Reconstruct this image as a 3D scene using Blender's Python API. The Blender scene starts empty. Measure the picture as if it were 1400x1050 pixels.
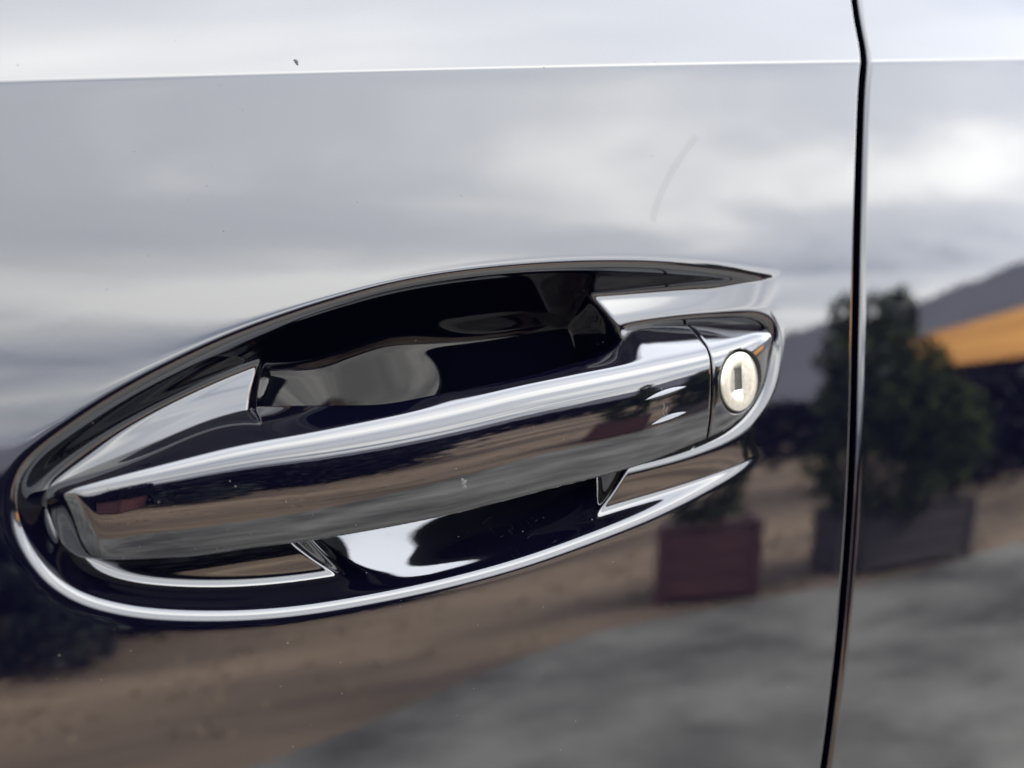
import bpy, bmesh, math, random
import numpy as np
from mathutils import Vector, Matrix, noise as mnoise

# ------------------------------------------------------------------ camera
R = math.radians
scene = bpy.context.scene
COL = scene.collection
Z0 = 0.95                       # height of the handle above the ground (m)
YAW, PITCH, DIST = 25.0, -5.0, 330.0   # degrees, degrees, mm
FPX = 1500.0                    # focal length in photo pixels (photo 1400 x 1050)

cam_d = bpy.data.cameras.new('camera')
cam = bpy.data.objects.new('camera', cam_d)
COL.objects.link(cam)
scene.camera = cam
cam_d.sensor_width = 36.0
cam_d.lens = 18.0 * FPX / 700.0
cam_d.clip_start = 0.005
cam_d.clip_end = 5000.0
_f = Vector((math.sin(R(YAW)) * math.cos(R(PITCH)), math.cos(R(YAW)) * math.cos(R(PITCH)), math.sin(R(PITCH))))
cam.location = Vector((0, 0, Z0)) - _f * (DIST / 1000.0)
cam.rotation_euler = _f.to_track_quat('-Z', 'Y').to_euler()
cam_d.dof.use_dof = True
cam_d.dof.focus_distance = 0.325
cam_d.dof.aperture_fstop = 7.5

# ------------------------------------------------------------------ sky, sun, exposure
SUN_EL, SUN_ROT = 40.0, 55.0
world = bpy.data.worlds.new('World')
scene.world = world
world.use_nodes = True
wn, wl = world.node_tree.nodes, world.node_tree.links
wn.clear()
w_out = wn.new('ShaderNodeOutputWorld')
w_bg = wn.new('ShaderNodeBackground')
w_bg.inputs['Strength'].default_value = 0.10
wl.new(w_bg.outputs[0], w_out.inputs[0])
sky = wn.new('ShaderNodeTexSky')
sky.sky_type = 'NISHITA'
sky.sun_disc = False
sky.sun_elevation = R(SUN_EL)
sky.sun_rotation = R(SUN_ROT)
sky.air_density = 1.0
sky.dust_density = 2.0
# a broken layer of cloud: noise over the plane of the cloud base, so it foreshortens to the horizon
tc = wn.new('ShaderNodeTexCoord')
sep = wn.new('ShaderNodeSeparateXYZ')
wl.new(tc.outputs['Generated'], sep.inputs[0])
def wmath(op, a, b=None, clamp=False):
    n = wn.new('ShaderNodeMath'); n.operation = op; n.use_clamp = clamp
    for i, x in enumerate((a, b)):
        if x is None: continue
        if isinstance(x, (int, float)): n.inputs[i].default_value = x
        else: wl.new(x, n.inputs[i])
    return n.outputs[0]
zz = wmath('ADD', wmath('MAXIMUM', sep.outputs[2], 0.0), 0.10)
comb = wn.new('ShaderNodeCombineXYZ')
wl.new(wmath('DIVIDE', sep.outputs[0], zz), comb.inputs[0])
wl.new(wmath('DIVIDE', sep.outputs[1], zz), comb.inputs[1])
def wnoise(scale, detail, rough, off, dist=0.0):
    m = wn.new('ShaderNodeMapping'); m.inputs['Location'].default_value = off
    m.inputs['Rotation'].default_value = (0, 0, -0.35)
    m.inputs['Scale'].default_value = (0.5, 1.0, 1.0)
    wl.new(comb.outputs[0], m.inputs[0])
    n = wn.new('ShaderNodeTexNoise'); n.inputs['Scale'].default_value = scale
    n.inputs['Detail'].default_value = detail; n.inputs['Roughness'].default_value = rough
    n.inputs['Distortion'].default_value = dist
    wl.new(m.outputs[0], n.inputs['Vector'])
    return n.outputs[0]
def wramp(fac, stops):
    r = wn.new('ShaderNodeValToRGB'); r.color_ramp.interpolation = 'EASE'
    e = r.color_ramp.elements
    while len(e) < len(stops): e.new(0.5)
    for el, (p, c) in zip(e, stops): el.position = p; el.color = (*c, 1)
    wl.new(fac, r.inputs[0]); return r.outputs[0]
def wmix(fac, a, b, typ='MIX'):
    n = wn.new('ShaderNodeMix'); n.data_type = 'RGBA'; n.blend_type = typ
    if isinstance(fac, (int, float)): n.inputs[0].default_value = fac
    else: wl.new(fac, n.inputs[0])
    for s, x in ((n.inputs[6], a), (n.inputs[7], b)):
        if isinstance(x, tuple): s.default_value = (*x, 1)
        else: wl.new(x, s)
    return n.outputs[2]
shade = wnoise(0.75, 5.0, 0.50, (8.3, 21.9, 0.0), 0.4)
cover = wnoise(0.35, 4.0, 0.5, (11.3, 2.2, 0.0), 0.2)
cloud_col = wramp(shade, [(0.32, (3.7, 4.1, 5.1)), (0.47, (7.0, 7.3, 7.9)), (0.63, (11.6, 11.6, 11.5))])
cover_f = wramp(cover, [(0.30, (0.75,) * 3), (0.50, (1.0,) * 3)])
# an overcast layer is brighter overhead than at the horizon
# and brighter on the side of the sun
_s = (math.sin(R(SUN_ROT))*math.cos(R(SUN_EL)), math.cos(R(SUN_ROT))*math.cos(R(SUN_EL)), math.sin(R(SUN_EL)))
dotn = wn.new('ShaderNodeVectorMath'); dotn.operation = 'DOT_PRODUCT'
wl.new(tc.outputs['Generated'], dotn.inputs[0]); dotn.inputs[1].default_value = _s
zf = wmath('ADD', wmath('ADD', wmath('MULTIPLY', wmath('MAXIMUM', sep.outputs[2], 0.0), 0.40), 0.86), wmath('MULTIPLY', dotn.outputs['Value'], 0.50))
zc = wn.new('ShaderNodeCombineXYZ')
for _i in range(3): wl.new(zf, zc.inputs[_i])
cloud_col = wmix(1.0, cloud_col, zc.outputs[0], 'MULTIPLY')
wl.new(wmix(cover_f, sky.outputs[0], cloud_col), w_bg.inputs['Color'])

sun_d = bpy.data.lights.new('sun', 'SUN')
sun_d.energy = 1.5
sun_d.angle = R(15)
sun_d.color = (1.0, 0.95, 0.88)
sun = bpy.data.objects.new('sun', sun_d)
COL.objects.link(sun)
# Nishita: rotation 0 = +Y, clockwise seen from above
_sd = Vector((math.sin(R(SUN_ROT)) * math.cos(R(SUN_EL)), math.cos(R(SUN_ROT)) * math.cos(R(SUN_EL)), math.sin(R(SUN_EL))))
sun.rotation_euler = _sd.to_track_quat('Z', 'Y').to_euler()

scene.view_settings.view_transform = 'Standard'
scene.view_settings.look = 'None'
scene.view_settings.gamma = 1.0
scene.view_settings.exposure = 2.6
scene.render.engine = 'CYCLES'
scene.cycles.use_denoising = True
scene.cycles.max_bounces = 10
scene.cycles.glossy_bounces = 8
scene.cycles.caustics_reflective = False
scene.cycles.sample_clamp_indirect = 20.0

# ================================================================== MATH-BEGIN
# door coordinates in mm: u to the rear of the car (right), v up, w out of the door towards the viewer
def _cam_basis():
    y, p = math.radians(YAW), math.radians(PITCH)
    f = np.array([math.sin(y) * math.cos(p), math.sin(p), -math.cos(y) * math.cos(p)])   # (u, v, w)
    r = np.array([math.cos(y), 0.0, math.sin(y)])
    up = np.array([-math.sin(y) * math.sin(p), math.cos(p), math.cos(y) * math.sin(p)])
    return f, r, up, -f * DIST
CF, CR, CU, CP = _cam_basis()

def proj(u, v, w):
    d = np.stack(np.broadcast_arrays(u, v, w), -1).astype(float) - CP
    z = d @ CF
    return 700 + FPX * (d @ CR) / z, 525 - FPX * (d @ CU) / z

def rays(px, py):
    px, py = np.broadcast_arrays(np.asarray(px, float), np.asarray(py, float))
    d = CF + ((px - 700) / FPX)[..., None] * CR + ((525 - py) / FPX)[..., None] * CU
    return d / np.linalg.norm(d, axis=-1, keepdims=True)

def unproj(px, py, w):
    d = rays(px, py)
    t = (w - CP[2]) / d[..., 2]
    return CP[0] + t * d[..., 0], CP[1] + t * d[..., 1]

def pchip(xs, ys, x):
    xs, ys = np.asarray(xs, float), np.asarray(ys, float)
    h = np.diff(xs); dl = np.diff(ys) / h
    m = np.zeros_like(xs)
    for i in range(1, len(xs) - 1):
        if dl[i-1] * dl[i] > 0:
            w1, w2 = 2*h[i] + h[i-1], h[i] + 2*h[i-1]
            m[i] = (w1 + w2) / (w1/dl[i-1] + w2/dl[i])
    m[0], m[-1] = dl[0], dl[-1]
    x = np.asarray(x, float)
    i = np.clip(np.searchsorted(xs, x) - 1, 0, len(xs) - 2)
    t = (x - xs[i]) / h[i]
    lo, hi = t < 0, t > 1
    t2 = np.clip(t, 0, 1)
    y = ((1+2*t2)*(1-t2)**2*ys[i] + t2*(1-t2)**2*h[i]*m[i] + t2**2*(3-2*t2)*ys[i+1] + t2**2*(t2-1)*h[i]*m[i+1])
    return y + np.where(lo, (x-xs[0])*m[0], 0) + np.where(hi, (x-xs[-1])*m[-1], 0)

def crv(pts):
    xs, ys = [p[0] for p in pts], [p[1] for p in pts]
    return lambda x: pchip(xs, ys, x)

def smooth1(a, sig):
    n = int(3*sig) + 1
    k = np.exp(-0.5*(np.arange(-n, n+1)/sig)**2); k /= k.sum()
    return np.convolve(np.pad(a, n, mode='reflect', reflect_type='odd'), k, mode='valid')

# --- the skin of the doors: tilt of the surface against height
CREASE_PX = crv([(-400, 119), (0, 107), (200, 101), (400, 95.5), (600, 91.5), (800, 88), (1000, 84), (1170, 80), (1400, 75), (1900, 62)])
_ucr = np.linspace(-700, 900, 161)
def _crease_v():
    v = np.full_like(_ucr, 100.0)
    for _ in range(30):
        px, py = proj(_ucr, v, -8.0)
        px = np.clip(px, -400, 1900)
        v += (py - CREASE_PX(px)) * 0.23
    return smooth1(v, 4)
_near = (_ucr > -260) & (_ucr < 330)
_vc = np.polyval(np.polyfit(_ucr[_near], _crease_v()[_near], 2), _ucr)
def vcrease(u): return np.interp(u, _ucr, _vc)
V0 = float(vcrease(0.0))
_vt = np.arange(-700, 320, 0.1)
def _tilt(v):
    q = v - V0
    t = 4.6 + 0.040 * v - 0.000012 * np.minimum(v, 0)**2
    t = t - 1.2 * np.exp(-((q + 6) / 7.0)**2)
    up = 21.0 + 0.05 * np.maximum(q, 0)
    s = 1 / (1 + np.exp(-np.clip((q - 0.0) / 0.22, -60, 60)))
    return t * (1 - s) + up * s
_pt = -np.cumsum(np.tan(np.radians(_tilt(_vt)))) * 0.1
_pt -= np.interp(0, _vt, _pt)
def base_w(u, v):
    q = v - (vcrease(u) - V0)
    return np.interp(q, _vt, _pt) - (u - 10.0)**2 / (2 * 3200.0)

def at_panel(px, py, off=0.0):
    w = np.zeros(np.broadcast(np.asarray(px), np.asarray(py)).shape) + off
    for _ in range(12):
        u, v = unproj(px, py, w)
        w = base_w(u, v) + off
    return u, v, w

# --- shut line between the doors
GAP_PX = [(1168, -60), (1171, 0), (1177, 38), (1182.5, 66), (1184, 84), (1182, 105), (1179, 160), (1176, 260), (1174, 350),
          (1171.5, 480), (1168, 620), (1163, 720), (1157, 800), (1149, 890), (1139.5, 970), (1129, 1050), (1115, 1130)]
_gp = np.array(GAP_PX, float)
_gu, _gv, _gw = at_panel(_gp[:, 0], _gp[:, 1])
_o = np.argsort(_gv)
_gvs = np.arange(-700, 320, 1.0)
_gus = smooth1(pchip(_gv[_o], _gu[_o], np.clip(_gvs, _gv.min(), _gv.max())), 2.0)
def gap_u(v): return np.interp(v, _gvs, _gus)

# --- the recess: outline of its rim, traced and laid on the door skin
RIM_PX = [(1078, 383), (1040, 374), (1000, 366.5), (930, 358.5), (860, 355), (780, 356), (700, 361), (620, 370), (540, 384), (460, 405), (380, 431),
          (300, 462), (220, 500), (150, 539), (90, 579), (45, 613), (20, 640), (10, 664), (8, 690), (15, 725), (35, 765), (65, 800),
          (110, 827), (170, 843), (240, 850), (330, 850), (420, 842), (520, 825), (620, 803), (720, 775), (820, 739), (900, 706),
          (970, 670), (1020, 638), (1048, 600), (1072, 540), (1088, 470), (1092, 410)]
def closed_curve(px, n=700, sm=3.0):
    p = np.array(px, float)
    u, v, w = at_panel(p[:, 0], p[:, 1])
    P = np.stack([u, v], 1); N = len(P)
    out = []
    for i in range(N):
        a, b, c, d = P[i-1], P[i], P[(i+1) % N], P[(i+2) % N]
        t = np.linspace(0, 1, 40, endpoint=False)[:, None]
        out.append(0.5*((2*b) + (c-a)*t + (2*a-5*b+4*c-d)*t**2 + (3*b-a-3*c+d)*t**3))
    Q = np.concatenate(out)
    L = np.concatenate([[0], np.cumsum(np.linalg.norm(np.diff(np.vstack([Q, Q[:1]]), axis=0), axis=1))])
    s = np.linspace(0, L[-1], n, endpoint=False)
    Q = np.vstack([Q, Q[:1]])
    Q = np.stack([np.interp(s, L, Q[:, 0]), np.interp(s, L, Q[:, 1])], 1)
    k = np.exp(-0.5*(np.arange(-15, 16)/sm)**2); k /= k.sum()
    for j in (0, 1):
        Q[:, j] = np.convolve(np.pad(Q[:, j], 15, mode='wrap'), k, mode='valid')
    return Q

def sdf(Q, U, V):
    """signed distance (inside positive) of the points to the closed polyline"""
    shp = U.shape; x, y = U.ravel(), V.ravel()
    A, B = Q, np.roll(Q, -1, 0)
    best = np.full(x.shape, 1e9); ins = np.zeros(x.shape, bool)
    for (ax, ay), (bx, by) in zip(A, B):
        ex, ey = bx-ax, by-ay
        t = np.clip(((x-ax)*ex + (y-ay)*ey) / (ex*ex+ey*ey+1e-12), 0, 1)
        d = (x-ax-t*ex)**2 + (y-ay-t*ey)**2
        np.minimum(best, d, out=best)
        c = (ay > y) != (by > y)
        if c.any():
            xi = ax + (y-ay) * ex / (ey if abs(ey) > 1e-12 else 1e-12)
            ins ^= c & (x < xi)
    d = np.sqrt(best)
    return np.where(ins, d, -d).reshape(shp)

class Field:
    """a field sampled every 1 mm, smoothed and read back with cubic interpolation"""
    def __init__(s, Q, box, h=1.0, sig=1.0):
        s.h, s.u0, s.v0 = h, box[0], box[2]
        gu, gv = np.arange(box[0], box[1], h), np.arange(box[2], box[3], h)
        F = sdf(Q, *np.meshgrid(gu, gv, indexing='ij'))
        n = int(3*sig/h)+1
        k = np.exp(-0.5*(np.arange(-n, n+1)*h/sig)**2); k /= k.sum()
        F = np.apply_along_axis(lambda a: np.convolve(np.pad(a, n, mode='edge'), k, mode='valid'), 0, F)
        F = np.apply_along_axis(lambda a: np.convolve(np.pad(a, n, mode='edge'), k, mode='valid'), 1, F)
        s.F = F
    def __call__(s, u, v):
        F = s.F
        x = np.clip((u - s.u0)/s.h, 1.001, F.shape[0]-3.001); y = np.clip((v - s.v0)/s.h, 1.001, F.shape[1]-3.001)
        i, j = x.astype(int), y.astype(int); fx, fy = x-i, y-j
        def bs(t): return ((1-t)**3/6, (3*t**3-6*t**2+4)/6, (-3*t**3+3*t**2+3*t+1)/6, t**3/6)   # cubic B-spline
        bx, by = bs(fx), bs(fy)
        r = 0
        for a in range(4):
            for b in range(4):
                r = r + bx[a]*by[b]*F[i+a-1, j+b-1]
        return r

BOX = (-190.0, 165.0, -105.0, 80.0)
RIM = closed_curve(RIM_PX)
F_RIM = Field(RIM, BOX, 1.0, 1.0)
HAND_PX = [(62, 676), (206, 606), (309, 566), (357, 553), (480, 522), (600, 500), (720, 480), (820, 466), (858, 459), (905, 455), (985, 449), (1030, 449), (1046, 456), (1050, 472), (1036, 530), (1003, 570), (950, 598), (863, 630),
           (743, 674), (592, 712), (480, 733), (411, 744), (360, 750), (240, 765), (137, 768), (93, 756), (70, 715)]
HAND = closed_curve(HAND_PX)
F_HAND = Field(HAND, BOX, 1.0, 0.7)

CUP_C = at_panel(530., 625.)[:2]
CUP_ROT, CUP_D, CUP_S = 12.0, 36.0, 4.0   # finger hollow behind the handle: blunt cone, long towards the lock
CUP_E, CUP_EA, CUP_EB, CUP_G = (-14.7, -9.2), 62.5, 52.5, 90.0     # its rim
CUP_KL, CUP_KR, CUP_KU, CUP_KD = 0.60, 0.12, 0.60, 0.90
def smin(a, b, k):
    h = np.maximum(k - np.abs(a-b), 0) / np.maximum(k, 1e-6)
    return np.minimum(a, b) - h**3 * k / 6.0
def smax(a, b, k): return -smin(-a, -b, k)
def sstep(x, a, b):
    t = np.clip((x-a)/(b-a), 0, 1)
    return t*t*t*(t*(6*t-15)+10)
def softp(s, r): return 0.5*(s + np.sqrt(s*s + r*r))

UL, VL = at_panel(60., 680.)[:2]
UR1 = float(at_panel(850., 560.)[0]); UR2 = float(at_panel(1092., 480.)[0])
PADL = at_panel(200., 660.)[:2]; PADR = at_panel(950., 520.)[:2]
_slope_axis = (PADR[1]-PADL[1])/(PADR[0]-PADL[0])
def recess(u, v):
    """depth of the handle recess below the door skin"""
    s = F_RIM(u, v)
    wall = 1.38 * 0.75*np.logaddexp(0.0, (s - 2.1)/0.75)
    ax = PADL[1] + _slope_axis*(u-PADL[0])           # axis of the handle
    q = v - ax
    left = 7.8 + 0.0*u
    right = 5.2 * (1 - sstep(u, UR1-20, UR2-2))
    mixf = sstep(u, -30, 30)
    pad = left*(1-mixf) + right*mixf
    crown = np.where(q > 0, q*q/(2*120.0), q*q/(2*190.0)) + 0.09*q
    pad = (pad + crown * (1-sstep(u, UR1, UR2)*0.6)) * (1-sstep(u, UR2-36, UR2-5))
    # seat groove round the foot of the handle
    hd = -F_HAND(u, v)
    g = (0.3 + 3.2*sstep(u, 20, 80)) * (1 - sstep(u, UR2-13, UR2-3))
    pad = pad + g*np.exp(-(np.maximum(hd, 0)/3.1)**2)
    c, sn = math.cos(R(CUP_ROT)), math.sin(R(CUP_ROT))
    du, dv = u-CUP_C[0], v-CUP_C[1]
    x1, x2 = du*c+dv*sn, -du*sn+dv*c
    kx = np.where(x1 < 0, CUP_KL, CUP_KR); kv = np.where(x2 > 0, CUP_KU*(1-0.40*sstep(x1, 8.0, 60.0)), CUP_KD*(1+0.00*sstep(x1, 5.0, 45.0)))
    cup = CUP_D - (np.sqrt((kx*x1)**2 + (kv*x2)**2 + CUP_S**2) - CUP_S)
    du, dv = u-CUP_E[0], v-CUP_E[1]
    rr = ((du*c+dv*sn)/CUP_EA)**2 + ((-du*sn+dv*c)/CUP_EB)**2
    cup = smin(cup, pad + (1-rr)*CUP_G, 3.0)
    floor = smax(pad, cup, 4.0)
    floor = np.maximum(floor, 0)
    k = np.minimum(5.5, np.maximum(floor, 1e-3))
    d = smin(wall, floor, k)
    return np.where(s > -30, np.maximum(d, 0), 0)

def edge_roll(e, r=1.7, depth=14.0):
    """profile of a hemmed panel edge: e = distance inside the edge"""
    t = np.clip(1 - e/r, 0, 1)
    return r*(1-np.sqrt(np.maximum(1-t*t, 0.0)))

def door_w(u, v):
    return base_w(u, v) - recess(u, v)
# ================================================================== MATH-END

# ------------------------------------------------------------------ materials
def mat(name):
    m = bpy.data.materials.new(name); m.use_nodes = True
    n, l = m.node_tree.nodes, m.node_tree.links
    return m, n, l, n['Principled BSDF']
def nnoise(n, l, scale, detail=4, rough=0.5, coord='Object', stretch=None):
    t = n.new('ShaderNodeTexCoord'); src = t.outputs[coord]
    if stretch:
        mp = n.new('ShaderNodeMapping'); mp.inputs['Scale'].default_value = stretch
        l.new(src, mp.inputs[0]); src = mp.outputs[0]
    x = n.new('ShaderNodeTexNoise'); x.inputs['Scale'].default_value = scale
    x.inputs['Detail'].default_value = detail; x.inputs['Roughness'].default_value = rough
    l.new(src, x.inputs['Vector']); return x.outputs[0]
def nramp(n, l, fac, stops):
    r = n.new('ShaderNodeValToRGB'); e = r.color_ramp.elements
    while len(e) < len(stops): e.new(0.5)
    for el, (p, c) in zip(e, stops): el.position = p; el.color = (*c, 1)
    l.new(fac, r.inputs[0]); return r.outputs[0]
def nbump(n, l, h, strength, dist, base=None):
    b = n.new('ShaderNodeBump'); b.inputs['Strength'].default_value = strength; b.inputs['Distance'].default_value = dist
    l.new(h, b.inputs['Height'])
    if base is not None: l.new(base, b.inputs['Normal'])
    return b.outputs[0]

def make_paint(name, peel=1.0):
    m, n, l, p = mat(name)
    p.inputs['Base Color'].default_value = (0.0010, 0.0010, 0.0040, 1)
    p.inputs['Roughness'].default_value = 0.028
    p.inputs['IOR'].default_value = 1.95
    h1 = nnoise(n, l, 330.0, 2, 0.5)
    h2 = nnoise(n, l, 55.0, 1, 0.5)
    b1 = nbump(n, l, h2, 1.0, 0.0000110*peel)
    b2 = nbump(n, l, h1, 1.0, 0.0000028*peel, b1)
    l.new(b2, p.inputs['Normal'])
    return m
M = {}
M['paint'] = make_paint('black_car_paint')
m, n, l, p = mat('black_plastic'); M['plastic'] = m
p.inputs['Base Color'].default_value = (0.004, 0.004, 0.0045, 1); p.inputs['Roughness'].default_value = 0.55
m, n, l, p = mat('lock_metal'); M['lock'] = m
p.inputs['Metallic'].default_value = 1.0; p.inputs['Roughness'].default_value = 0.38
c = nramp(n, l, nnoise(n, l, 900, 5, 0.6), [(0.3, (0.56, 0.54, 0.47)), (0.6, (0.66, 0.64, 0.57))])
l.new(c, p.inputs['Base Color'])
l.new(nbump(n, l, nnoise(n, l, 1600, 4, 0.6), 0.25, 0.00003), p.inputs['Normal'])

m, n, l, p = mat('keyhole_shutter_metal'); M['shutter'] = m
p.inputs['Metallic'].default_value = 0.4; p.inputs['Roughness'].default_value = 0.6
l.new(nramp(n, l, nnoise(n, l, 1500, 4, 0.6), [(0.35, (0.012, 0.011, 0.009)), (0.65, (0.075, 0.072, 0.064))]), p.inputs['Base Color'])
for _k, _c in (('chip', (0.07, 0.068, 0.066)), ('dust', (0.09, 0.087, 0.08)), ('faint', (0.018, 0.018, 0.03))):
    m, n, l, p = mat(_k + '_marks'); M[_k] = m
    p.inputs['Base Color'].default_value = (*_c, 1); p.inputs['Roughness'].default_value = 0.8

m, n, l, p = mat('smear'); M['smear'] = m
p.inputs['Base Color'].default_value = (0.03, 0.03, 0.034, 1); p.inputs['Roughness'].default_value = 0.25
p.inputs['Alpha'].default_value = 0.06

# ------------------------------------------------------------------ mesh helpers
def link(o, parent=None):
    COL.objects.link(o)
    if parent: o.parent = parent
    return o
def mesh_np(name, verts, quads, material, parent=None, smooth=True, loc=(0, 0, 0)):
    me = bpy.data.meshes.new(name)
    verts = np.asarray(verts, np.float32); quads = np.asarray(quads, np.int32)
    me.vertices.add(len(verts)); me.vertices.foreach_set('co', verts.ravel())
    k = quads.shape[1]
    me.loops.add(quads.size); me.loops.foreach_set('vertex_index', quads.ravel())
    me.polygons.add(len(quads)); me.polygons.foreach_set('loop_start', np.arange(0, quads.size, k, dtype=np.int32))
    me.polygons.foreach_set('loop_total', np.full(len(quads), k, np.int32))
    me.update(calc_edges=True); me.validate()
    if smooth: me.polygons.foreach_set('use_smooth', np.ones(len(me.polygons), bool))
    me.materials.append(material)
    o = bpy.data.objects.new(name, me); o.location = loc
    return link(o, parent)
def to_world(u, v, w):
    return np.stack([u/1000.0, -w/1000.0, v/1000.0], -1)
def grid_quads(nu, nv, flip=False):
    i, j = np.meshgrid(np.arange(nu-1), np.arange(nv-1), indexing='ij')
    a = (i*nv+j).ravel(); b = ((i+1)*nv+j).ravel(); c = b+1; d = a+1
    return np.stack([a, d, c, b] if flip else [a, b, c, d], 1)
def tag(o, label=None, cat=None, group=None, kind=None):
    for k, x in (('label', label), ('category', cat), ('group', group), ('kind', kind)):
        if x: o[k] = x
    return o
def empty(name, loc=(0, 0, 0), rz=0.0):
    o = bpy.data.objects.new(name, None); o.location = loc; o.rotation_euler = (0, 0, rz)
    return link(o)

# ------------------------------------------------------------------ the car
car = empty('car', (0, 0, Z0))
tag(car, 'glossy black car with a front door handle and key lock', 'car')

def spread(a, b, n, p=2.0, rev=False):
    t = np.linspace(0, 1, n, endpoint=False)**p
    return (b - (b-a)*t)[::-1] if rev else a + (b-a)*t

# front door skin: columns follow the shut line on the right
U_L, U_FINE0 = -620.0, -192.0
cols_left = -192.0 - (np.linspace(1, 0, 60, endpoint=False)**2.0)*(620.0-192.0)
u_edge0 = float(gap_u(0.0))
HALF_GAP = 1.75
fine_end = u_edge0 - HALF_GAP - 7.0
cols_mid = np.arange(-192.0, fine_end, 0.36)
e_off = np.concatenate([np.linspace(7.0, 2.6, 14, endpoint=False), 2.6*(1-np.sin(np.linspace(0, math.pi/2, 22)))])   # distance to the edge
cu = np.concatenate([cols_left, cols_mid])
rows = np.concatenate([-92.0 - (np.linspace(1, 0, 70, endpoint=False)**1.6)*(520.0-92.0), np.arange(-92.0, 70.0, 0.36),
                       np.arange(70.0, V0-7, 0.8), np.arange(V0-7, V0+7, 0.3), V0+7 + (np.linspace(0, 1, 45))**1.6*(150.0)])
def door_rows(u, r):      # rows bend with the crease
    return r + (vcrease(u)-V0)*sstep(r, 20.0, V0-8)
def build_front_door():
    nrow = len(rows)
    U = np.zeros((len(cu)+len(e_off), nrow)); Vv = np.zeros_like(U); E = np.full_like(U, 99.0)
    for it in range(1):
        base_cols = np.concatenate([cu, u_edge0-HALF_GAP-e_off])
        U[:] = base_cols[:, None]
        for _ in range(3):
            Vv[:] = door_rows(U, rows[None, :])
            ge = gap_u(Vv) - HALF_GAP
            # warp: columns right of u = 60 slide with the shut line
            f = sstep(base_cols, 60.0, fine_end)[:, None]
            U = base_cols[:, None] + f*(ge - (u_edge0-HALF_GAP))
    E[len(cu):] = e_off[:, None]
    W = door_w(U, Vv) - edge_roll(E)
    # return flange of the hem
    uf = U[-1]+0.0; vf = Vv[-1]; wf = W[-1]
    extra = []
    for k, (du, dw) in enumerate(((0.0, -1.5), (-0.6, -3.5), (-1.0, -12.0))):
        extra.append((uf+du, vf, wf+dw))
    U = np.vstack([U]+[e[0][None] for e in extra]); Vv = np.vstack([Vv]+[e[1][None] for e in extra]); W = np.vstack([W]+[e[2][None] for e in extra])
    return mesh_np('front_door', to_world(U, Vv, W).reshape(-1, 3), grid_quads(*U.shape), M['paint'], car)
front_door = build_front_door()

REAR_YAW = math.tan(R(1.0))
def rear_w(u, v):
    ge = gap_u(v)
    return base_w(u, v) + REAR_YAW*(u-ge) - 0.25
def build_rear_door():
    off = np.concatenate([3.4*(1-np.cos(np.linspace(0, math.pi/2, 26))), 3.4+np.linspace(0.4, 6, 14), 9.4+np.arange(0, 80, 1.0)+0.6, 90+np.linspace(0, 1, 60)**1.8*420])
    r2 = np.concatenate([np.linspace(-520, -200, 60, endpoint=False), np.arange(-200, V0-7, 1.0), np.arange(V0-7, V0+7, 0.3), V0+7+np.linspace(0, 1, 45)**1.6*150.0])
    U = np.zeros((len(off), len(r2))); U[:] = (u_edge0+HALF_GAP+off)[:, None]
    for _ in range(3):
        Vv = door_rows(U, r2[None, :])
        U = gap_u(Vv)+HALF_GAP+off[:, None]
    W = rear_w(U, Vv) - edge_roll(off[:, None]+0*U, 2.1)
    pre = []
    for du, dw in ((1.0, -13.0), (0.5, -4.0), (0.0, -1.5)):
        pre.append((U[0]+du, Vv[0], W[0]+dw))
    U = np.vstack([e[0][None] for e in pre]+[U]); Vv = np.vstack([e[1][None] for e in pre]+[Vv]); W = np.vstack([e[2][None] for e in pre]+[W])
    return mesh_np('rear_door', to_world(U, Vv, W).reshape(-1, 3), grid_quads(*U.shape), M['paint'], car)
rear_door = build_rear_door()

# body pillar and rubber seal behind the shut line
def build_pillar():
    vs = np.linspace(-500, 170, 60)
    prof = [(-45, -30), (-38, -24), (-12, -23), (-9, -20.5), (9, -20.5), (12, -23), (38, -24), (45, -30), (45, -50), (-45, -50)]
    u = gap_u(vs)
    V_, q = [], []
    for a, v_ in zip(u, vs):
        for (du, w_) in prof: V_.append(to_world(a+du, v_, float(base_w(a, v_))+w_))
    npf = len(prof)
    for i in range(len(vs)-1):
        for j in range(npf):
            q.append((i*npf+j, i*npf+(j+1) % npf, (i+1)*npf+(j+1) % npf, (i+1)*npf+j))
    return mesh_np('door_pillar', np.array(V_), np.array(q), M['plastic'], car)
build_pillar()

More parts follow.
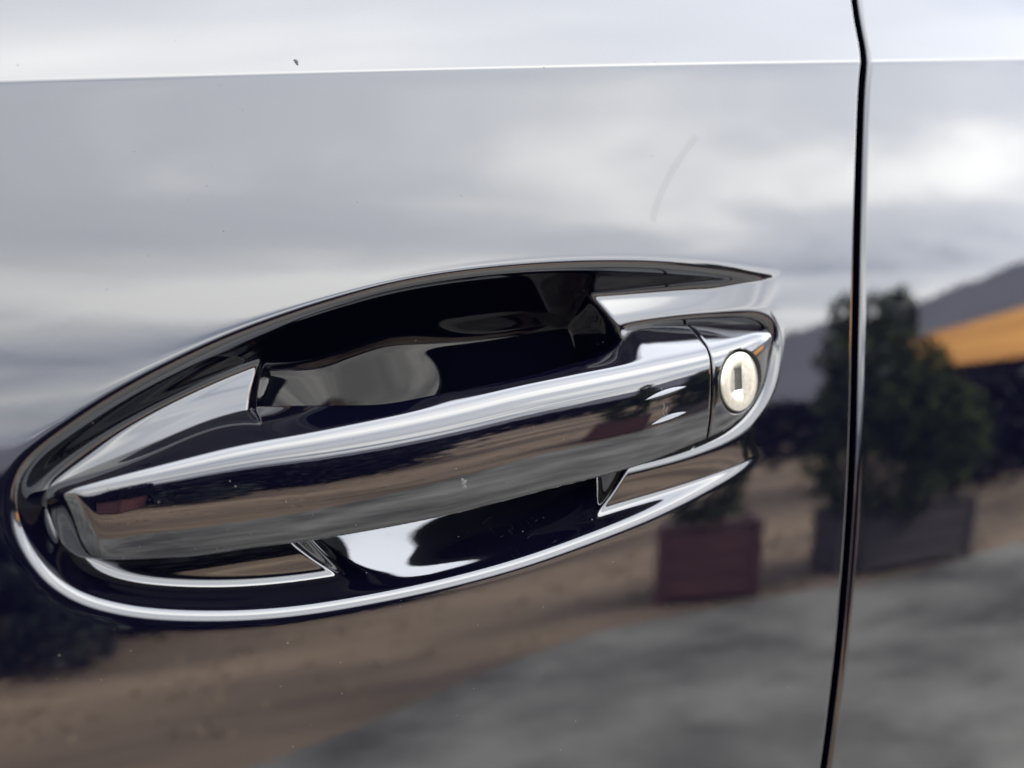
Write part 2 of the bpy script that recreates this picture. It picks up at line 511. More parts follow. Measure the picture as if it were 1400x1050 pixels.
# the rest of the car behind and around the two doors: it shades the road beside them
def build_body():
    prof = [(0.10, 0.24), (0.075, 0.30), (0.085, 0.62), (0.085, 0.93), (0.12, 1.10), (0.20, 1.26), (0.34, 1.42), (0.50, 1.47), (0.90, 1.49),
            (1.30, 1.47), (1.46, 1.42), (1.60, 1.26), (1.68, 1.10), (1.73, 0.93), (1.73, 0.55), (1.70, 0.24), (0.9, 0.22)]
    xs = np.linspace(-1.9, 2.3, 43); V_, q = [], []
    for x in xs:
        side = min(x*x/6.4, 0.06+0.17*max(abs(x)-0.62, 0)) + max(0, abs(x-0.2)-1.8)*0.5
        roof = 1.0 if -0.75 < x < 1.75 else max(0.0, 1-(max(-0.75-x, x-1.75))/0.8)
        for (y, z) in prof:
            zz_ = z if z < 0.98 else 0.98+(z-0.98)*max(roof, 0.06)
            yy_ = 0.9+(y-0.9)*(1-side/0.9)
            V_.append((x, yy_, zz_-Z0))
    k = len(prof)
    for i in range(len(xs)-1):
        for j in range(k): q.append((i*k+j, i*k+(j+1) % k, (i+1)*k+(j+1) % k, (i+1)*k+j))
    o = mesh_np('car_body', V_, q, M['paint'], car)
    bm = bmesh.new(); bm.from_mesh(o.data); bm.verts.ensure_lookup_table()
    bm.faces.new([bm.verts[j] for j in range(k)]); bm.faces.new([bm.verts[(len(xs)-1)*k+j] for j in range(k)])
    bmesh.ops.recalc_face_normals(bm, faces=bm.faces); bm.to_mesh(o.data); bm.free()
build_body()
def build_wheel(x, y):
    seg, prof = 40, [(0.10, -0.10), (0.22, -0.105), (0.30, -0.10), (0.325, -0.07), (0.33, 0.0), (0.325, 0.07), (0.30, 0.10), (0.22, 0.105), (0.20, 0.09), (0.05, 0.085)]
    V_ = [(x+r*math.cos(2*math.pi*a/seg), y-h, 0.33-Z0+r*math.sin(2*math.pi*a/seg)) for r, h in prof for a in range(seg)]
    q = [(i*seg+a, i*seg+(a+1) % seg, (i+1)*seg+(a+1) % seg, (i+1)*seg+a) for i in range(len(prof)-1) for a in range(seg)]
    w = mesh_np('wheel', V_, q, M['plastic'], car)
    V2 = []; q2 = []
    for sp in range(10):
        a0 = 2*math.pi*sp/10
        b = len(V2)
        for r, dw in ((0.03, 0.022), (0.20, 0.014)):
            for sgn in (-1, 1):
                V2.append((x+r*math.cos(a0)-sgn*dw*math.sin(a0), y-0.100, 0.33-Z0+r*math.sin(a0)+sgn*dw*math.cos(a0)))
        q2.append((b, b+1, b+3, b+2))
    mesh_np('rim', V2, q2, M['lock'], w, False)
for _x in (-1.15, 1.6):
    for _y in (0.30, 1.52): build_wheel(_x, _y)

# ------------------------------------------------------------------ the handle
TC = crv([(40, 690), (62, 684), (74, 677), (130, 660), (250, 630), (340, 609), (450, 587), (580, 560), (640, 546), (700, 531), (780, 514), (860, 498),
          (917, 486), (967, 475), (1010, 463), (1040, 455), (1052, 456), (1060, 464)])
BE = crv([(40, 690), (58, 690), (66, 706), (76, 728), (93, 752), (110, 762), (137, 766), (240, 763), (360, 748), (411, 742), (480, 731), (592, 710), (743, 672), (865, 640),
          (954, 606), (990, 590), (1015, 571), (1032, 551), (1045, 528), (1053, 497), (1058, 474), (1061, 466)])
TB = crv([(40, 680), (60, 670), (69, 665), (206, 606), (309, 566), (357, 555), (408, 554), (504, 553), (607, 537), (717, 515), (786, 496), (830, 481), (852, 464), (868, 451), (890, 446),
          (980, 443), (1043, 443), (1054, 452), (1060, 462)])
WC_PX = [(58, -3.0), (75, -1.4), (130, 1.2), (250, 4.2), (450, 7), (700, 8), (860, 7), (967, 4.5), (1010, 2.2), (1045, -0.6), (1060, -2.5)]
WT_PX = [(58, -10), (200, -9.5), (309, -11), (370, -14), (420, -12), (470, -7), (540, -1), (620, 3), (700, 3.2), (770, 1), (815, -2), (855, -5), (890, -6.5), (1000, -5.5), (1060, -4.5)]
WBK_PX = [(58, -16), (300, -18), (380, -18), (430, -15), (480, -9), (540, -3.5), (620, 0), (700, 0.2), (770, -2), (815, -6), (845, -11), (872, -18), (920, -20), (1000, -16), (1060, -10)]
_uh = lambda px, w: float(unproj(float(px), 600.0, float(w))[0])
def depth_of(tab):
    us = [_uh(a, b) for a, b in tab]; ws = [b for a, b in tab]
    return lambda u: pchip(us, ws, u)
wc_f, wt_f, wbk_f = depth_of(WC_PX), depth_of(WT_PX), depth_of(WBK_PX)
def solve_v(u, w, curve, v0):
    v = v0
    for _ in range(14):
        px, py = proj(u, v, w)
        v = v + (py - curve(px))*0.2
    return v
PHI = crv([(0.0, 38), (0.05, 31), (0.105, 21), (0.18, 10.5), (0.26, 4.5), (0.38, 1.2), (0.53, -2.0), (0.68, -5.5), (0.84, -11.0), (1.0, -19)])
_ss = np.linspace(0, 1, 61)
def front_profile(u):
    k = 1.0 + 0.75*(1-float(sstep(u, U_TIP+5, U_TIP+95)))
    ta = np.tan(np.radians(PHI(_ss*(1+(k-1)*(1-_ss)**2))))
    return np.concatenate([[0], np.cumsum(0.5*(ta[1:]+ta[:-1])*np.diff(_ss))])
U_TIP = _uh(61, -6); U_END = _uh(1059.5, -3.0); U_SPLIT = _uh(965, 4.4)
N_SEC = 132
def section(u, shrink=0.0):
    """closed outline of the handle in the plane across it: (v, w)"""
    wc, wt, wb = float(wc_f(u)), float(wt_f(u)), float(wbk_f(u))
    e = u - U_TIP
    xx = 1 - (e - 6.0*_ss)/6.5                        # slanted facet at the tip
    drop = 4.2*0.5*(xx + np.sqrt(xx*xx + 0.02))*(1-float(sstep(e, 18, 26)))
    wc -= drop[0]; drop = drop - drop[0]
    bulge = 1.0
    e2 = U_END-u
    if e2 < 4.0: wc -= 2.0*(1-math.sqrt(max(0.0, 1-(1-max(e2, 0)/4.0)**2)))
    _ti = front_profile(u)
    vc = solve_v(u, wc, TC, 0.0)
    vb = vc - 20.0
    for _ in range(5):
        H = max(vc-vb, 0.15)
        sc = min(1.0, H/24.0)
        wbm = wc + H*_ti[-1]*sc - drop[-1]
        vb = solve_v(u, wbm, BE, vb)
    H = max(vc-vb, 0.15); sc = min(1.0, H/24.0)
    front = np.stack([vc - _ss*H, wc + H*_ti*sc - drop], 1)
    wt = min(wt, wc-0.4)
    vt = solve_v(u, wt, TB, vc+3)
    vt = max(vt, vc+0.1)
    wb = min(wb, wt-0.8)
    dip = -0.06
    top = np.array([[vc + (vt-vc)*t - dip*abs(vt-vc)*math.sin(math.pi*t), wc+(wt-wc)*t] for t in np.linspace(1, 0, 21)[:-1]])
    vback = vt - 1.2
    thin = min(1.0, max(0.0, (wb+12)/10.0))
    rise = 1.5 + 6.0*thin
    back = np.stack([np.linspace(vb+rise, vback, 22), np.full(22, wb)], 1)
    tq = np.linspace(0, 1, 20)[1:-1]
    bot = np.stack([vb + rise*tq**1.6, front[-1, 1]+(wb-front[-1, 1])*tq], 1)
    P = np.vstack([front, bot, back, top])
    # resample evenly and round the corners
    C = np.vstack([P, P[:1]]); L = np.concatenate([[0], np.cumsum(np.linalg.norm(np.diff(C, axis=0), axis=1))])
    n = 528; s = np.linspace(0, L[-1], n, endpoint=False)
    C = np.stack([np.interp(s, L, C[:, 0]), np.interp(s, L, C[:, 1])], 1)
    sig = min(0.55/(L[-1]/n), 40)
    kn = int(3*sig)+1; k = np.exp(-0.5*(np.arange(-kn, kn+1)/sig)**2); k /= k.sum()
    for j in (0, 1): C[:, j] = np.convolve(np.pad(C[:, j], kn, mode='wrap'), k, mode='valid')
    if shrink:
        t = np.roll(C, -3, 0)-np.roll(C, 3, 0); nrm = np.stack([-t[:, 1], t[:, 0]], 1)
        nrm /= np.linalg.norm(nrm, axis=1, keepdims=True)+1e-9
        if ((C[:, 0]-C[:, 0].mean())*nrm[:, 0] + (C[:, 1]-C[:, 1].mean())*nrm[:, 1]).mean() > 0: nrm = -nrm
        C = C + nrm*shrink
    return C[::4]
def loft(name, us, shrinks, material, parent, back=True):
    S = [section(u, s) for u, s in zip(us, shrinks)]
    A = np.array(S)                                   # station, point, (v, w)
    kk = np.exp(-0.5*(np.arange(-4, 5)/1.6)**2); kk /= kk.sum()
    V_ = np.concatenate([to_world(np.full(N_SEC, u), a[:, 0], a[:, 1]) for u, a in zip(us, A)])
    q = []
    ns = len(us)
    i, j = np.meshgrid(np.arange(ns-1), np.arange(N_SEC), indexing='ij')
    a = (i*N_SEC+j).ravel(); b = (i*N_SEC+(j+1) % N_SEC).ravel(); c = b+N_SEC; d = a+N_SEC
    q = np.stack([a, b, c, d], 1)
    o = mesh_np(name, V_, q, material, parent)
    bm = bmesh.new(); bm.from_mesh(o.data); bm.verts.ensure_lookup_table()
    for st in (0, ns-1):
        vs = [bm.verts[st*N_SEC+k] for k in range(N_SEC)]
        try: bm.faces.new(vs if st == 0 else vs[::-1]).smooth = False
        except ValueError: pass
    bmesh.ops.recalc_face_normals(bm, faces=bm.faces)
    if back:
        o.data.materials.append(M['plastic'])
        for f in bm.faces:                      # unpainted inner side
            if f.normal.y > 0.55: f.material_index = 1
    bm.to_mesh(o.data); bm.free()
    return o
us1 = np.concatenate([U_TIP + 8.0*(1-np.cos(np.linspace(0.02, math.pi/2, 34))), np.arange(U_TIP+8.6, U_SPLIT-1.6, 0.8), U_SPLIT-0.35-np.array([1.0, 0.6, 0.4, 0.25, 0.12, 0.0])])
sh1 = np.zeros(len(us1)); sh1[-4:] = (0.04, 0.10, 0.20, 0.38)
handle = loft('door_handle', us1, sh1, M['paint'], car)
us2 = np.concatenate([U_SPLIT+0.35+np.array([0.0, 0.12, 0.25, 0.4, 0.6, 1.0]), np.arange(U_SPLIT+1.9, U_END-4.2, 0.5), U_END-4.2*(1-np.sin(np.linspace(0, math.pi/2-0.02, 26)))])
sh2 = np.zeros(len(us2)); sh2[:4] = (0.38, 0.20, 0.10, 0.04)
cap = loft('lock_cap', us2, sh2, M['paint'], car)

# ------------------------------------------------------------------ lock, notches and marks
bpy.context.view_layer.update()
def hit(px, py, obj):
    """point and normal of a part of the car under a photo pixel, in the car's frame (m)"""
    o = Vector(to_world(*CP)); d = Vector(to_world(*rays(float(px), float(py)))).normalized()
    ok, p, nn, _ = obj.ray_cast(o, d)
    return (p, nn) if ok else (None, None)
def frame_at(px, py, obj, spread_px=14):
    P = [hit(px+a, py+b, obj) for a, b in ((0, 0), (-spread_px, 0), (spread_px, 0), (0, -spread_px), (0, spread_px))]
    nn = sum((q[1] for q in P if q[0] is not None), Vector()).normalized()
    return P[0][0], nn
def apply_bool(obj, cutter):
    md = obj.modifiers.new('cut', 'BOOLEAN'); md.operation = 'DIFFERENCE'; md.object = cutter; md.solver = 'EXACT'
    bpy.context.view_layer.update()
    me = bpy.data.meshes.new_from_object(obj.evaluated_get(bpy.context.evaluated_depsgraph_get()))
    obj.modifiers.clear(); old = obj.data; obj.data = me; bpy.data.meshes.remove(old)
    cm = cutter.data; bpy.data.objects.remove(cutter); bpy.data.meshes.remove(cm)
def lathe(name, prof, seg, mtx, material, parent, smooth=True):
    """prof: (radius, height along the axis)"""
    bm = bmesh.new(); rings = []
    for r, h in prof:
        rings.append([bm.verts.new((r*math.cos(2*math.pi*k/seg), r*math.sin(2*math.pi*k/seg), h)) for k in range(seg)])
    for a, b in zip(rings, rings[1:]):
        for k in range(seg): bm.faces.new((a[k], a[(k+1) % seg], b[(k+1) % seg], b[k])).smooth = smooth
    bm.faces.new(rings[0][::-1]); bm.faces.new(rings[-1])
    bmesh.ops.recalc_face_normals(bm, faces=bm.faces)
    me = bpy.data.meshes.new(name); bm.to_mesh(me); bm.free(); me.transform(mtx); me.materials.append(material)
    return link(bpy.data.objects.new(name, me), parent)
def box_at(name, sx, sy, z0, z1, mtx, material, parent):
    bm = bmesh.new(); bmesh.ops.create_cube(bm, size=1.0)
    for v in bm.verts: v.co = Vector((v.co.x*sx, v.co.y*sy, z0 if v.co.z < 0 else z1))
    me = bpy.data.meshes.new(name); bm.to_mesh(me); bm.free(); me.transform(mtx); me.materials.append(material)
    return link(bpy.data.objects.new(name, me), parent)

def bm_part(name, bm, material, parent):
    bmesh.ops.recalc_face_normals(bm, faces=bm.faces)
    me = bpy.data.meshes.new(name); bm.to_mesh(me); bm.free(); me.materials.append(material)
    return link(bpy.data.objects.new(name, me), parent)
lp, ln_ = frame_at(1014, 522, cap)
ln_ = Vector((max(ln_.x, 0.30), ln_.y, ln_.z*0.5+0.02)).normalized()
xa = Vector((0, 0, 1)).cross(ln_).normalized(); ya = ln_.cross(xa).normalized()
LM = Matrix.Translation(lp) @ Matrix((xa, ya, ln_)).transposed().to_4x4()
LR = 0.0098
cut = lathe('cutter', [(LR+0.0009, -0.0055), (LR+0.0009, 0.02)], 72, LM, M['plastic'], car)
apply_bool(cap, cut)
lock = lathe('lock_cylinder', [(LR*0.2, -0.006), (LR, -0.006), (LR, -0.0009), (LR-0.00012, -0.00058), (LR-0.0004, -0.0004), (LR-0.003, -0.00025), (0.0004, -0.0002)], 96, LM, M['lock'], car)
SM = LM @ Matrix.Translation((-0.0016, 0.0010, 0)) @ Matrix.Rotation(R(4), 4, 'Z')
cut = box_at('cutter', 0.0040, 0.0072, -0.0007, 0.01, SM, M['plastic'], car)
apply_bool(lock, cut)
box_at('keyhole_shutter', 0.0039, 0.0071, -0.0030, -0.00055, SM, M['shutter'], lock)
lathe('lock_sleeve', [(LR+0.0008, -0.0056), (LR+0.0008, -0.0050), (0.001, -0.0050)], 72, LM, M['plastic'], lock)

bm = bmesh.new()
for k in range(34):
    a = random.Random(k).uniform(0, 6.28); r0 = random.Random(k+99).uniform(0.0028, 0.0085); L_ = random.Random(k+7).uniform(0.0006, 0.0026); b = random.Random(k+31).uniform(0, 3.14)
    c0 = Vector((r0*math.cos(a)-0.0008, r0*math.sin(a), 0)); d_ = Vector((math.cos(b), math.sin(b), 0)); n_ = Vector((-d_.y, d_.x, 0))*0.00005
    vs = [bm.verts.new(LM @ (q + Vector((0, 0, -0.00018)))) for q in (c0-d_*L_/2-n_, c0+d_*L_/2, c0-d_*L_/2+n_)]
    bm.faces.new(vs)
bm_part('key_scratches', bm, M['shutter'], lock)
def notch(px0, py0, px1, py1, hpx, height):
    n1, n2 = 33, 13
    V_ = []
    for i in range(n1):
        t = i/(n1-1); e = max(0.0, 1-(2*t-1)**2)
        for j in range(n2):
            q = 2*j/(n2-1)-1
            x, y = px0+(px1-px0)*t, py0+(py1-py0)*t + q*hpx*e
            p, nn = hit(x, y, handle)
            V_.append(p + nn*(height*e*(1-abs(q)**1.3) - 0.00005))
    o = mesh_np('touch_notch', [tuple(v) for v in V_], grid_quads(n1, n2), M['paint'], handle)
    return o
notch(882, 547, 939, 528, 5.2, 0.0012)
notch(890, 581, 939, 563, 4.8, 0.0011)

# small marks of use: a stone chip, an insect, dust, scratches
def fleck(bm, p, nn, r, rng, asp=1.0, n=7, lift=0.00003):
    a = nn.orthogonal().normalized(); b = nn.cross(a); th = rng.uniform(0, 6.28)
    a, b = a*math.cos(th)+b*math.sin(th), b*math.cos(th)-a*math.sin(th)
    ring = [bm.verts.new(p+nn*lift+a*(r*rng.uniform(0.6, 1.2)*math.cos(6.283*k/n))+b*(r*asp*rng.uniform(0.6, 1.2)*math.sin(6.283*k/n))) for k in range(n)]
    top = bm.verts.new(p+nn*(lift+r*0.35))
    for k in range(n): bm.faces.new((ring[k], ring[(k+1) % n], top))
rngp = random.Random(4)
bm = bmesh.new()
for dx, dy, r in ((0, 0, 0.0009), (1, 5, 0.0007), (-1, -4, 0.0006), (2, -2, 0.0005)):
    p, nn = hit(634+dx, 661+dy, handle); fleck(bm, p, nn, r, rngp, 1.4)
bm_part('stone_chip', bm, M['chip'], handle)
bm = bmesh.new()
for dx, dy, r in ((0, 0, 0.0006), (-1, -2, 0.0005), (1, 2, 0.0005)):
    p, nn = hit(405+dx, 85+dy, front_door); fleck(bm, p, nn, r, rngp, 1.2)
bm_part('insect', bm, M['plastic'], front_door)
bm = bmesh.new()
for k in range(100):
    x, y = rngp.uniform(0, 1160), rngp.uniform(20, 1050)
    if k % 3 == 0: x, y = rngp.uniform(20, 900), rngp.uniform(560, 860)
    p, nn = hit(x, y, front_door); q, qn = hit(x, y, handle)
    if q is not None: p, nn = q, qn
    if p is None: continue
    fleck(bm, p, nn, rngp.uniform(0.00010, 0.00026)*(1.6 if rngp.random() < 0.08 else 1), rngp, rngp.uniform(0.6, 1.2), 5)
tag(bm_part('dust_specks', bm, M['dust'], car), kind='stuff')
def hairline(bm, pts, obj, wpx=0.5):
    prev = None
    for (x, y) in pts:
        p, nn = hit(x, y, obj); p2, n2 = hit(x+wpx, y+wpx*0.6, obj)
        if p is None or p2 is None: continue
        cur = (bm.verts.new(p+nn*0.00004), bm.verts.new(p2+n2*0.00004))
        if prev: bm.faces.new((prev[0], prev[1], cur[1], cur[0]))
        prev = cur
bm = bmesh.new()
for pts in ([(905, 540), (904, 533), (905, 530)], [(907, 549), (908, 556), (905, 562), (908, 568), (911, 574)], [(905, 551), (909, 560), (912, 566), (908, 572)],
            [(902, 572), (910, 568), (919, 565)], [(896, 586), (901, 582)], [(912, 556), (910, 562), (914, 570)]):
    hairline(bm, pts, handle, 0.7)
bm_part('scratches', bm, M['chip'], handle)
bm = bmesh.new()
hairline(bm, [(948, 184), (936, 200), (923, 218), (911, 238), (901, 258), (893, 280), (888, 300)], front_door, 8.0)
bm_part('wiped_smear', bm, M['smear'], front_door)
bm = bmesh.new()
for k in range(26):
    x, y = rngp.uniform(630, 760), rngp.uniform(690, 770); a = rngp.choice((0.8, 0.9, -0.7, 1.0)); L_ = rngp.uniform(4, 16)
    hairline(bm, [(x+L_*t*math.cos(a), y+L_*t*math.sin(a)) for t in (0, 0.5, 1)], front_door, 0.25)
bm_part('scratches', bm, M['faint'], front_door)

# ------------------------------------------------------------------ surroundings, seen mirrored in the paint
def simple(name, c0, c1, scale, rough=0.95, detail=6, bump=0.0, stretch=None):
    m, n, l, p = mat(name)
    f = nnoise(n, l, scale, detail, 0.6, 'Object', stretch)
    l.new(nramp(n, l, f, [(0.36, c0), (0.64, c1)]), p.inputs['Base Color'])
    p.inputs['Roughness'].default_value = rough
    if bump: l.new(nbump(n, l, f, 0.6, bump), p.inputs['Normal'])
    return m
M['asphalt'] = simple('worn_asphalt', (0.040, 0.039, 0.034), (0.175, 0.170, 0.154), 1.5, 0.9)
M['dry'] = simple('dry_earth_and_grass', (0.050, 0.034, 0.022), (0.230, 0.165, 0.108), 0.7, 1.0, 7, 0.0, (0.35, 1.5, 1))
M['hill'] = simple('wooded_hill', (0.056, 0.057, 0.076), (0.082, 0.082, 0.102), 0.02, 1.0)  # bluish distance haze is mixed into the hill's base colour
M['gold'] = simple('golden_stubble', (0.44, 0.18, 0.022), (0.60, 0.28, 0.042), 0.03, 1.0, 6, 0.0, (1, 1, 8))  # stubble gold, with the brightness of a sunlit patch put into the colour
M['redbox'] = simple('red_brown_planter_wood', (0.075, 0.028, 0.026), (0.115, 0.045, 0.041), 6, 0.7, 4, 0.0, (1, 1, 8))
M['greybox'] = simple('dark_grey_planter_wood', (0.045, 0.039, 0.038), (0.075, 0.065, 0.062), 6, 0.8, 4, 0.0, (1, 1, 8))
M['soil'] = simple('planter_soil', (0.02, 0.014, 0.01), (0.05, 0.035, 0.025), 20)
M['bark'] = simple('bark', (0.03, 0.022, 0.016), (0.07, 0.05, 0.035), 30)
def leafmat(name, c0, c1):
    m, n, l, p = mat(name)
    i = n.new('ShaderNodeNewGeometry')
    l.new(nramp(n, l, i.outputs['Random Per Island'], [(0.1, c0), (0.9, c1)]), p.inputs['Base Color'])
    p.inputs['Roughness'].default_value = 0.75; p.inputs['Specular IOR Level'].default_value = 0.08
    return m
M['leaf'] = leafmat('dark_green_leaves', (0.016, 0.027, 0.010), (0.095, 0.115, 0.035))
M['navy'] = leafmat('near_black_leaves', (0.003, 0.004, 0.006), (0.016, 0.017, 0.021))  # very dark bluish foliage colour, varied at random per leaf
M['sage'] = leafmat('grey_green_leaves', (0.012, 0.016, 0.015), (0.06, 0.07, 0.062))
M['straw'] = leafmat('straw_blades', (0.16, 0.115, 0.075), (0.36, 0.28, 0.18))

# ground, paved road with a real step, hills
def sheet(name, pts, z, material, kind='structure'):
    o = mesh_np(name, [(x, y, z) for x, y in pts], [tuple(range(len(pts)))], material, None, False)
    tag(o, kind=kind); return o
sheet('ground', [(-900, -900), (900, -900), (900, 900), (-900, 900)], 0.0, M['dry'])
EDGE = [(-60, 2.0), (-12, 0.2), (-4, -0.95), (-1.2, -1.5), (-0.2, -1.85), (0.52, -2.2), (1.0, -2.5), (1.55, -2.72), (2.1, -2.70), (2.6, -2.60), (3.5, -2.58), (4.5, -2.60), (9, -2.9), (30, -4.5), (60, -7)]
sheet('road', EDGE + [(60, 12), (-60, 12)], 0.006, M['asphalt'])

def polar(az, r):
    return np.sin(np.radians(az))*r, -np.cos(np.radians(az))*r
RIDGE = crv([(-100, 2.2), (-10, 2.0), (10, 2.3), (25, 2.6), (35, 3.4), (40.8, 4.7), (46, 5.7), (55, 7.7), (65, 9), (100, 8)])
R0, R1_ = 110.0, 420.0
def hill_z(az, r):
    top = Z0 + R1_*np.tan(np.radians(RIDGE(az)))
    t = np.clip((r-R0)/(R1_-R0), 0, 1)
    return top*(t**1.15)
def hill():
    az = np.linspace(-100, 100, 500); rr = np.concatenate([np.linspace(R0, R1_, 40), [R1_+60, R1_+200]])
    A, B = np.meshgrid(az, rr, indexing='ij')
    Z = hill_z(A, np.minimum(B, R1_)) - 0.5
    rng = np.random.default_rng(3)
    jag = smooth1(rng.normal(0, 1, len(az)), 1.0)*1.6
    Z[:, 30:40] += jag[:, None]*np.linspace(0, 1, 10)[None, :]
    Z[:, 40] *= 0.8; Z[:, 41] = -5
    x, y = polar(A, B)
    o = mesh_np('hill', np.stack([x, y, Z], -1).reshape(-1, 3), grid_quads(*A.shape), M['hill'])
    tag(o, kind='structure')
hill()
def field():
    az = np.linspace(46.2, 80, 120); el0 = np.interp(az, [46.2, 49, 80], [2.6, 1.0, 0.6]); el1 = np.interp(az, [46.2, 48.8, 54.9, 65, 80], [2.8, 3.5, 4.4, 5.4, 5.6])
    V_ = []
    for a, e0, e1 in zip(az, el0, el1):
        r = np.linspace(R0, R1_, 600); el = np.degrees(np.arctan2(hill_z(a, r)-Z0, r))
        for e in np.linspace(e0, e1, 8):
            q = float(np.interp(e, el, r)); x, y = polar(a, q)
            V_.append((x, y, float(hill_z(a, q))+1.2))
    o = mesh_np('golden_field', np.array(V_), grid_quads(120, 8), M['gold'])
    tag(o, kind='structure')
field()

# leafy crowns from small bent leaves
def leaves(name, centers, sizes, material, parent=None, seed=0, up=0.2):
    rng = np.random.default_rng(seed); N = len(centers)
    a = rng.normal(size=(N, 3)); a[:, 2] *= 0.6; a /= np.linalg.norm(a, axis=1, keepdims=True)
    b = rng.normal(size=(N, 3)); b -= (b*a).sum(1, keepdims=True)*a; b /= np.linalg.norm(b, axis=1, keepdims=True)
    s = np.asarray(sizes)[:, None]
    c = np.asarray(centers)
    n = np.cross(a, b)
    v = np.stack([c-a*s, c-b*s*0.45+n*s*0.15, c+a*s, c+b*s*0.45+n*s*0.15], 1).reshape(-1, 3)
    return mesh_np(name, v, np.arange(4*N).reshape(-1, 4), material, parent, False)
def blob_points(lobes, n, rng, skin=0.55):
    out = []
    vol = np.array([l[3]*l[4] for l in lobes]); vol = vol/vol.sum()
    for (x, y, z, rx, rz), f in zip(lobes, vol):
        k = int(n*f)
        d = rng.normal(size=(k, 3)); d /= np.linalg.norm(d, axis=1, keepdims=True)
        r = rng.uniform(skin, 1.0, size=(k, 1))**0.6 * (1+0.18*np.sin(d[:, :1]*7+x)*np.cos(d[:, 2:]*6+y))
        out.append(np.array([x, y, z]) + d*r*np.array([rx, rx, rz]))
    return np.concatenate(out)
def stem(name, pts, rad, parent, material):
    V_, q = [], []
    for i, (p, r) in enumerate(zip(pts, rad)):
        for k in range(8):
            t = k*math.pi/4; V_.append((p[0]+r*math.cos(t), p[1]+r*math.sin(t), p[2]))
    for i in range(len(pts)-1):
        for k in range(8): q.append((i*8+k, i*8+(k+1) % 8, i*8+8+(k+1) % 8, i*8+8+k))
    return mesh_np(name, V_, q, material, parent)
def box_mesh(name, x0, x1, y0, y1, z0, z1, material, parent, taper=0.0, bev=0.006):
    bm = bmesh.new()
    bmesh.ops.create_cube(bm, size=1.0)
    for v in bm.verts:
        t = taper if v.co.z < 0 else 0.0
        v.co = Vector(((x0+x1)/2+v.co.x*(x1-x0)*(1-t), (y0+y1)/2+v.co.y*(y1-y0)*(1-t), z0 if v.co.z < 0 else z1))
    bmesh.ops.bevel(bm, geom=list(bm.edges), offset=bev, segments=2, affect='EDGES')
    me = bpy.data.meshes.new(name); bm.to_mesh(me); bm.free(); me.materials.append(material)
    return link(bpy.data.objects.new(name, me), parent)

def planter(loc, w, d, h, rz, material, label, boards):
    t = empty('planter_box', loc, rz); tag(t, label, 'planter', 'planters along the road')
    bh = (h-0.05)/boards
    for sx in (-1, 1):
        for sy in (-1, 1):
            box_mesh('corner_post', sx*w/2-0.02, sx*w/2+0.02, sy*d/2-0.02, sy*d/2+0.02, 0.0, h-0.002, material, t)
    for k in range(boards):
        z0, z1 = 0.03+k*bh, 0.03+(k+1)*bh-0.0025
        for sy in (-1, 1): box_mesh('board', -w/2+0.022, w/2-0.022, sy*d/2-0.012, sy*d/2+0.012, z0, z1, material, t, 0, 0.003)
        for sx in (-1, 1): box_mesh('board', sx*w/2-0.012, sx*w/2+0.012, -d/2+0.022, d/2-0.022, z0, z1, material, t, 0, 0.003)
    for sy in (-1, 1): box_mesh('top_rail', -w/2-0.022, w/2+0.022, sy*d/2-0.022, sy*d/2+0.022, h, h+0.02, material, t)
    for sx in (-1, 1): box_mesh('top_rail', sx*w/2-0.022, sx*w/2+0.022, -d/2+0.024, d/2-0.024, h, h+0.02, material, t)
    box_mesh('soil', -w/2+0.015, w/2-0.015, -d/2+0.015, d/2-0.015, h-0.09, h-0.04, M['soil'], t)
def shrub(loc, lobes, n, size, material, label, seed, trunk_h=0.3, cat='shrub', name='shrub'):
    t = empty(name, loc); tag(t, label, cat)
    rng = np.random.default_rng(seed)
    P = blob_points(lobes, n, rng)
    leaves('crown', P, rng.uniform(0.5, 1.2, len(P))*size, material, t, seed)
    zt = max(l[2] for l in lobes)
    stem('trunk', [(0, 0, -0.05), (0.01, 0, trunk_h*0.5), (0.0, 0.01, zt)], [0.03, 0.024, 0.008], t, M['bark'])
    return t
planter((2.27, -2.98, 0), 0.42, 0.36, 0.37, R(32), M['redbox'], 'red brown planter box mirrored below the right end of the handle', 3)
shrub((2.25, -2.98, 0.32), [(-0.02, 0, 0.30, 0.20, 0.30), (0.04, 0.02, 0.55, 0.15, 0.28), (0.0, 0, 0.85, 0.09, 0.22)], 2600, 0.035, M['leaf'],
      'small dark conical shrub growing in the red brown planter', 11)
planter((3.22, -2.78, 0), 0.60, 0.24, 0.33, R(16), M['greybox'], 'long dark grey planter box mirrored in the rear door', 3)
shrub((3.14, -2.74, 0.28), [(-0.10, 0, 0.33, 0.28, 0.34), (-0.14, 0, 0.62, 0.22, 0.30), (-0.20, 0, 0.86, 0.15, 0.22), (-0.10, 0.03, 1.02, 0.11, 0.20), (-0.23, 0.0, 1.05, 0.07, 0.14), (0.24, 0, 0.40, 0.28, 0.30), (0.34, 0, 0.52, 0.16, 0.16), (0.08, 0.02, 0.74, 0.17, 0.18), (0.16, 0, 0.58, 0.18, 0.2)], 9000, 0.03, M['leaf'],
      'bushy green shrub with a pointed top growing in the grey planter', 12)
planter((-1.30, -3.6, 0), 0.46, 0.42, 0.40, R(20), M['redbox'], 'dark red planter box mirrored in the left end of the handle', 3)
shrub((-1.30, -3.6, 0.34), [(0, 0, 0.50, 0.46, 0.46), (-0.30, -0.05, 0.40, 0.36, 0.36), (0.1, 0, 0.75, 0.3, 0.28)], 5000, 0.04, M['navy'],
      'round very dark shrub growing in the dark red planter', 13)

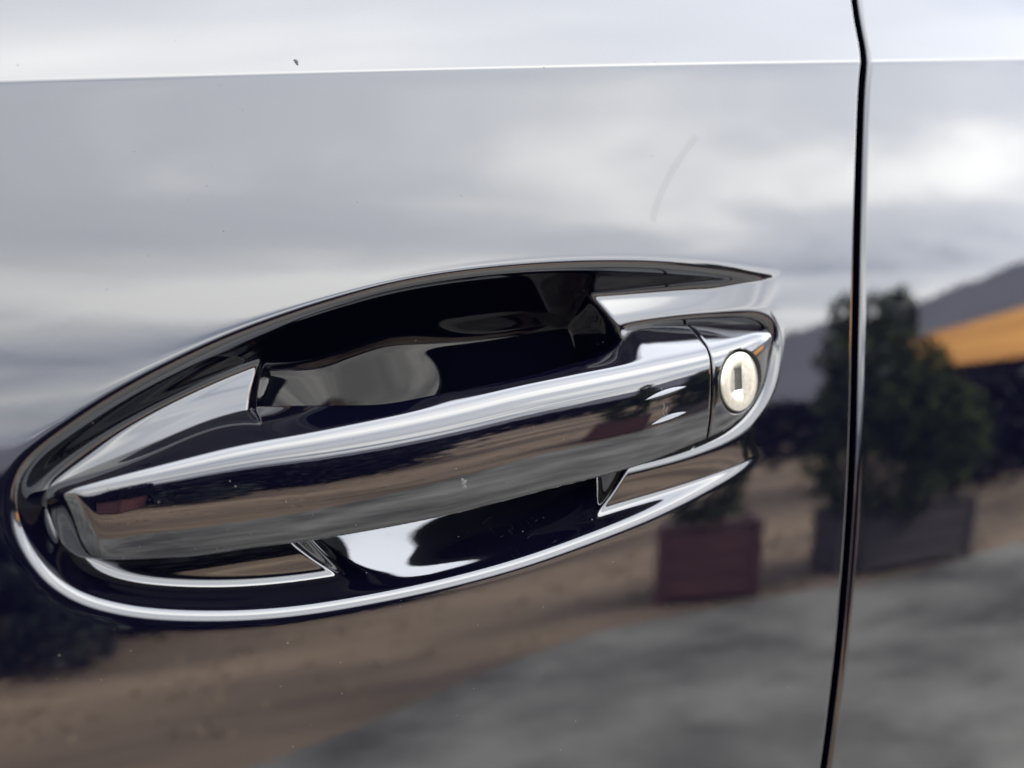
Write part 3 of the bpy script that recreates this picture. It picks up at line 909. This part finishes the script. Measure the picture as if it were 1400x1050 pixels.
def hedge(name, path, width, h0, h1, n, size, material, label, seed):
    rng = np.random.default_rng(seed)
    P = np.array(path, float); L = np.concatenate([[0], np.cumsum(np.linalg.norm(np.diff(P, axis=0), axis=1))])
    s = rng.uniform(0, L[-1], n)
    x, y = np.interp(s, L, P[:, 0]), np.interp(s, L, P[:, 1])
    hh = h0+(h1-h0)*np.array([0.5+0.5*mnoise.noise(Vector((a*0.8, seed*3.1, 0.3))) for a in s])
    z = rng.uniform(0, 1, n)**0.7*hh
    c = np.stack([x+rng.normal(0, width/3, n), y+rng.normal(0, width/3, n), z], 1)
    o = leaves(name, c, rng.uniform(0.6, 1.2, n)*size, material, None, seed)
    tag(o, label, 'hedge'); return o
hedge('hedge', [(-6, -3.3), (-2.5, -3.9), (-0.4, -4.35), (0.6, -4.6), (1.5, -5.3)], 0.6, 0.55, 0.88, 16000, 0.075, M['navy'], 'near dark hedge mirrored at the lower left of the door', 21)
hedge('hedge', [(-14, -12), (0, -13.5), (4, -13), (8, -10.6), (11, -9.0), (16, -10)], 1.6, 0.75, 1.1, 20000, 0.13, M['navy'], 'far dark hedge mirrored right of the lock', 22)
hedge('hedge', [(5.2, -4.6), (8, -5.4), (12, -6.5), (20, -9)], 0.9, 0.85, 1.1, 16000, 0.09, M['navy'], 'dark hedge mirrored at the right edge of the rear door', 23)
shrub((-0.55, -3.7, 0.0), [(0, 0, 0.28, 0.26, 0.26), (0.25, 0.05, 0.2, 0.2, 0.2)], 1500, 0.035, M['sage'], 'pale grey green shrub mirrored at the left edge of the door', 14)

def tufts():
    rng = np.random.default_rng(5)
    C = []
    for k in range(2500):
        x, y = rng.uniform(-3, 8), rng.uniform(-9, -2.4)
        ex = np.interp(x, [e[0] for e in EDGE], [e[1] for e in EDGE])
        if y > ex-0.06: continue
        C.append((x, y))
    C = np.array(C); V_ = []
    for x, y in C:
        h = rng.uniform(0.015, 0.045)
        for b in range(3):
            a = rng.uniform(0, 6.28); l_ = rng.uniform(0.2, 0.7)*h; w_ = 0.008
            bx, by = x+rng.normal(0, 0.03), y+rng.normal(0, 0.03)
            V_ += [(bx-w_*math.sin(a), by+w_*math.cos(a), 0), (bx+w_*math.sin(a), by-w_*math.cos(a), 0), (bx+l_*math.cos(a), by+l_*math.sin(a), h)]
    o = mesh_np('dry_grass', V_, np.arange(len(V_)).reshape(-1, 3), M['straw'], None, False)
    tag(o, 'short dry straw coloured grass along the road', 'grass', kind='stuff')
tufts()
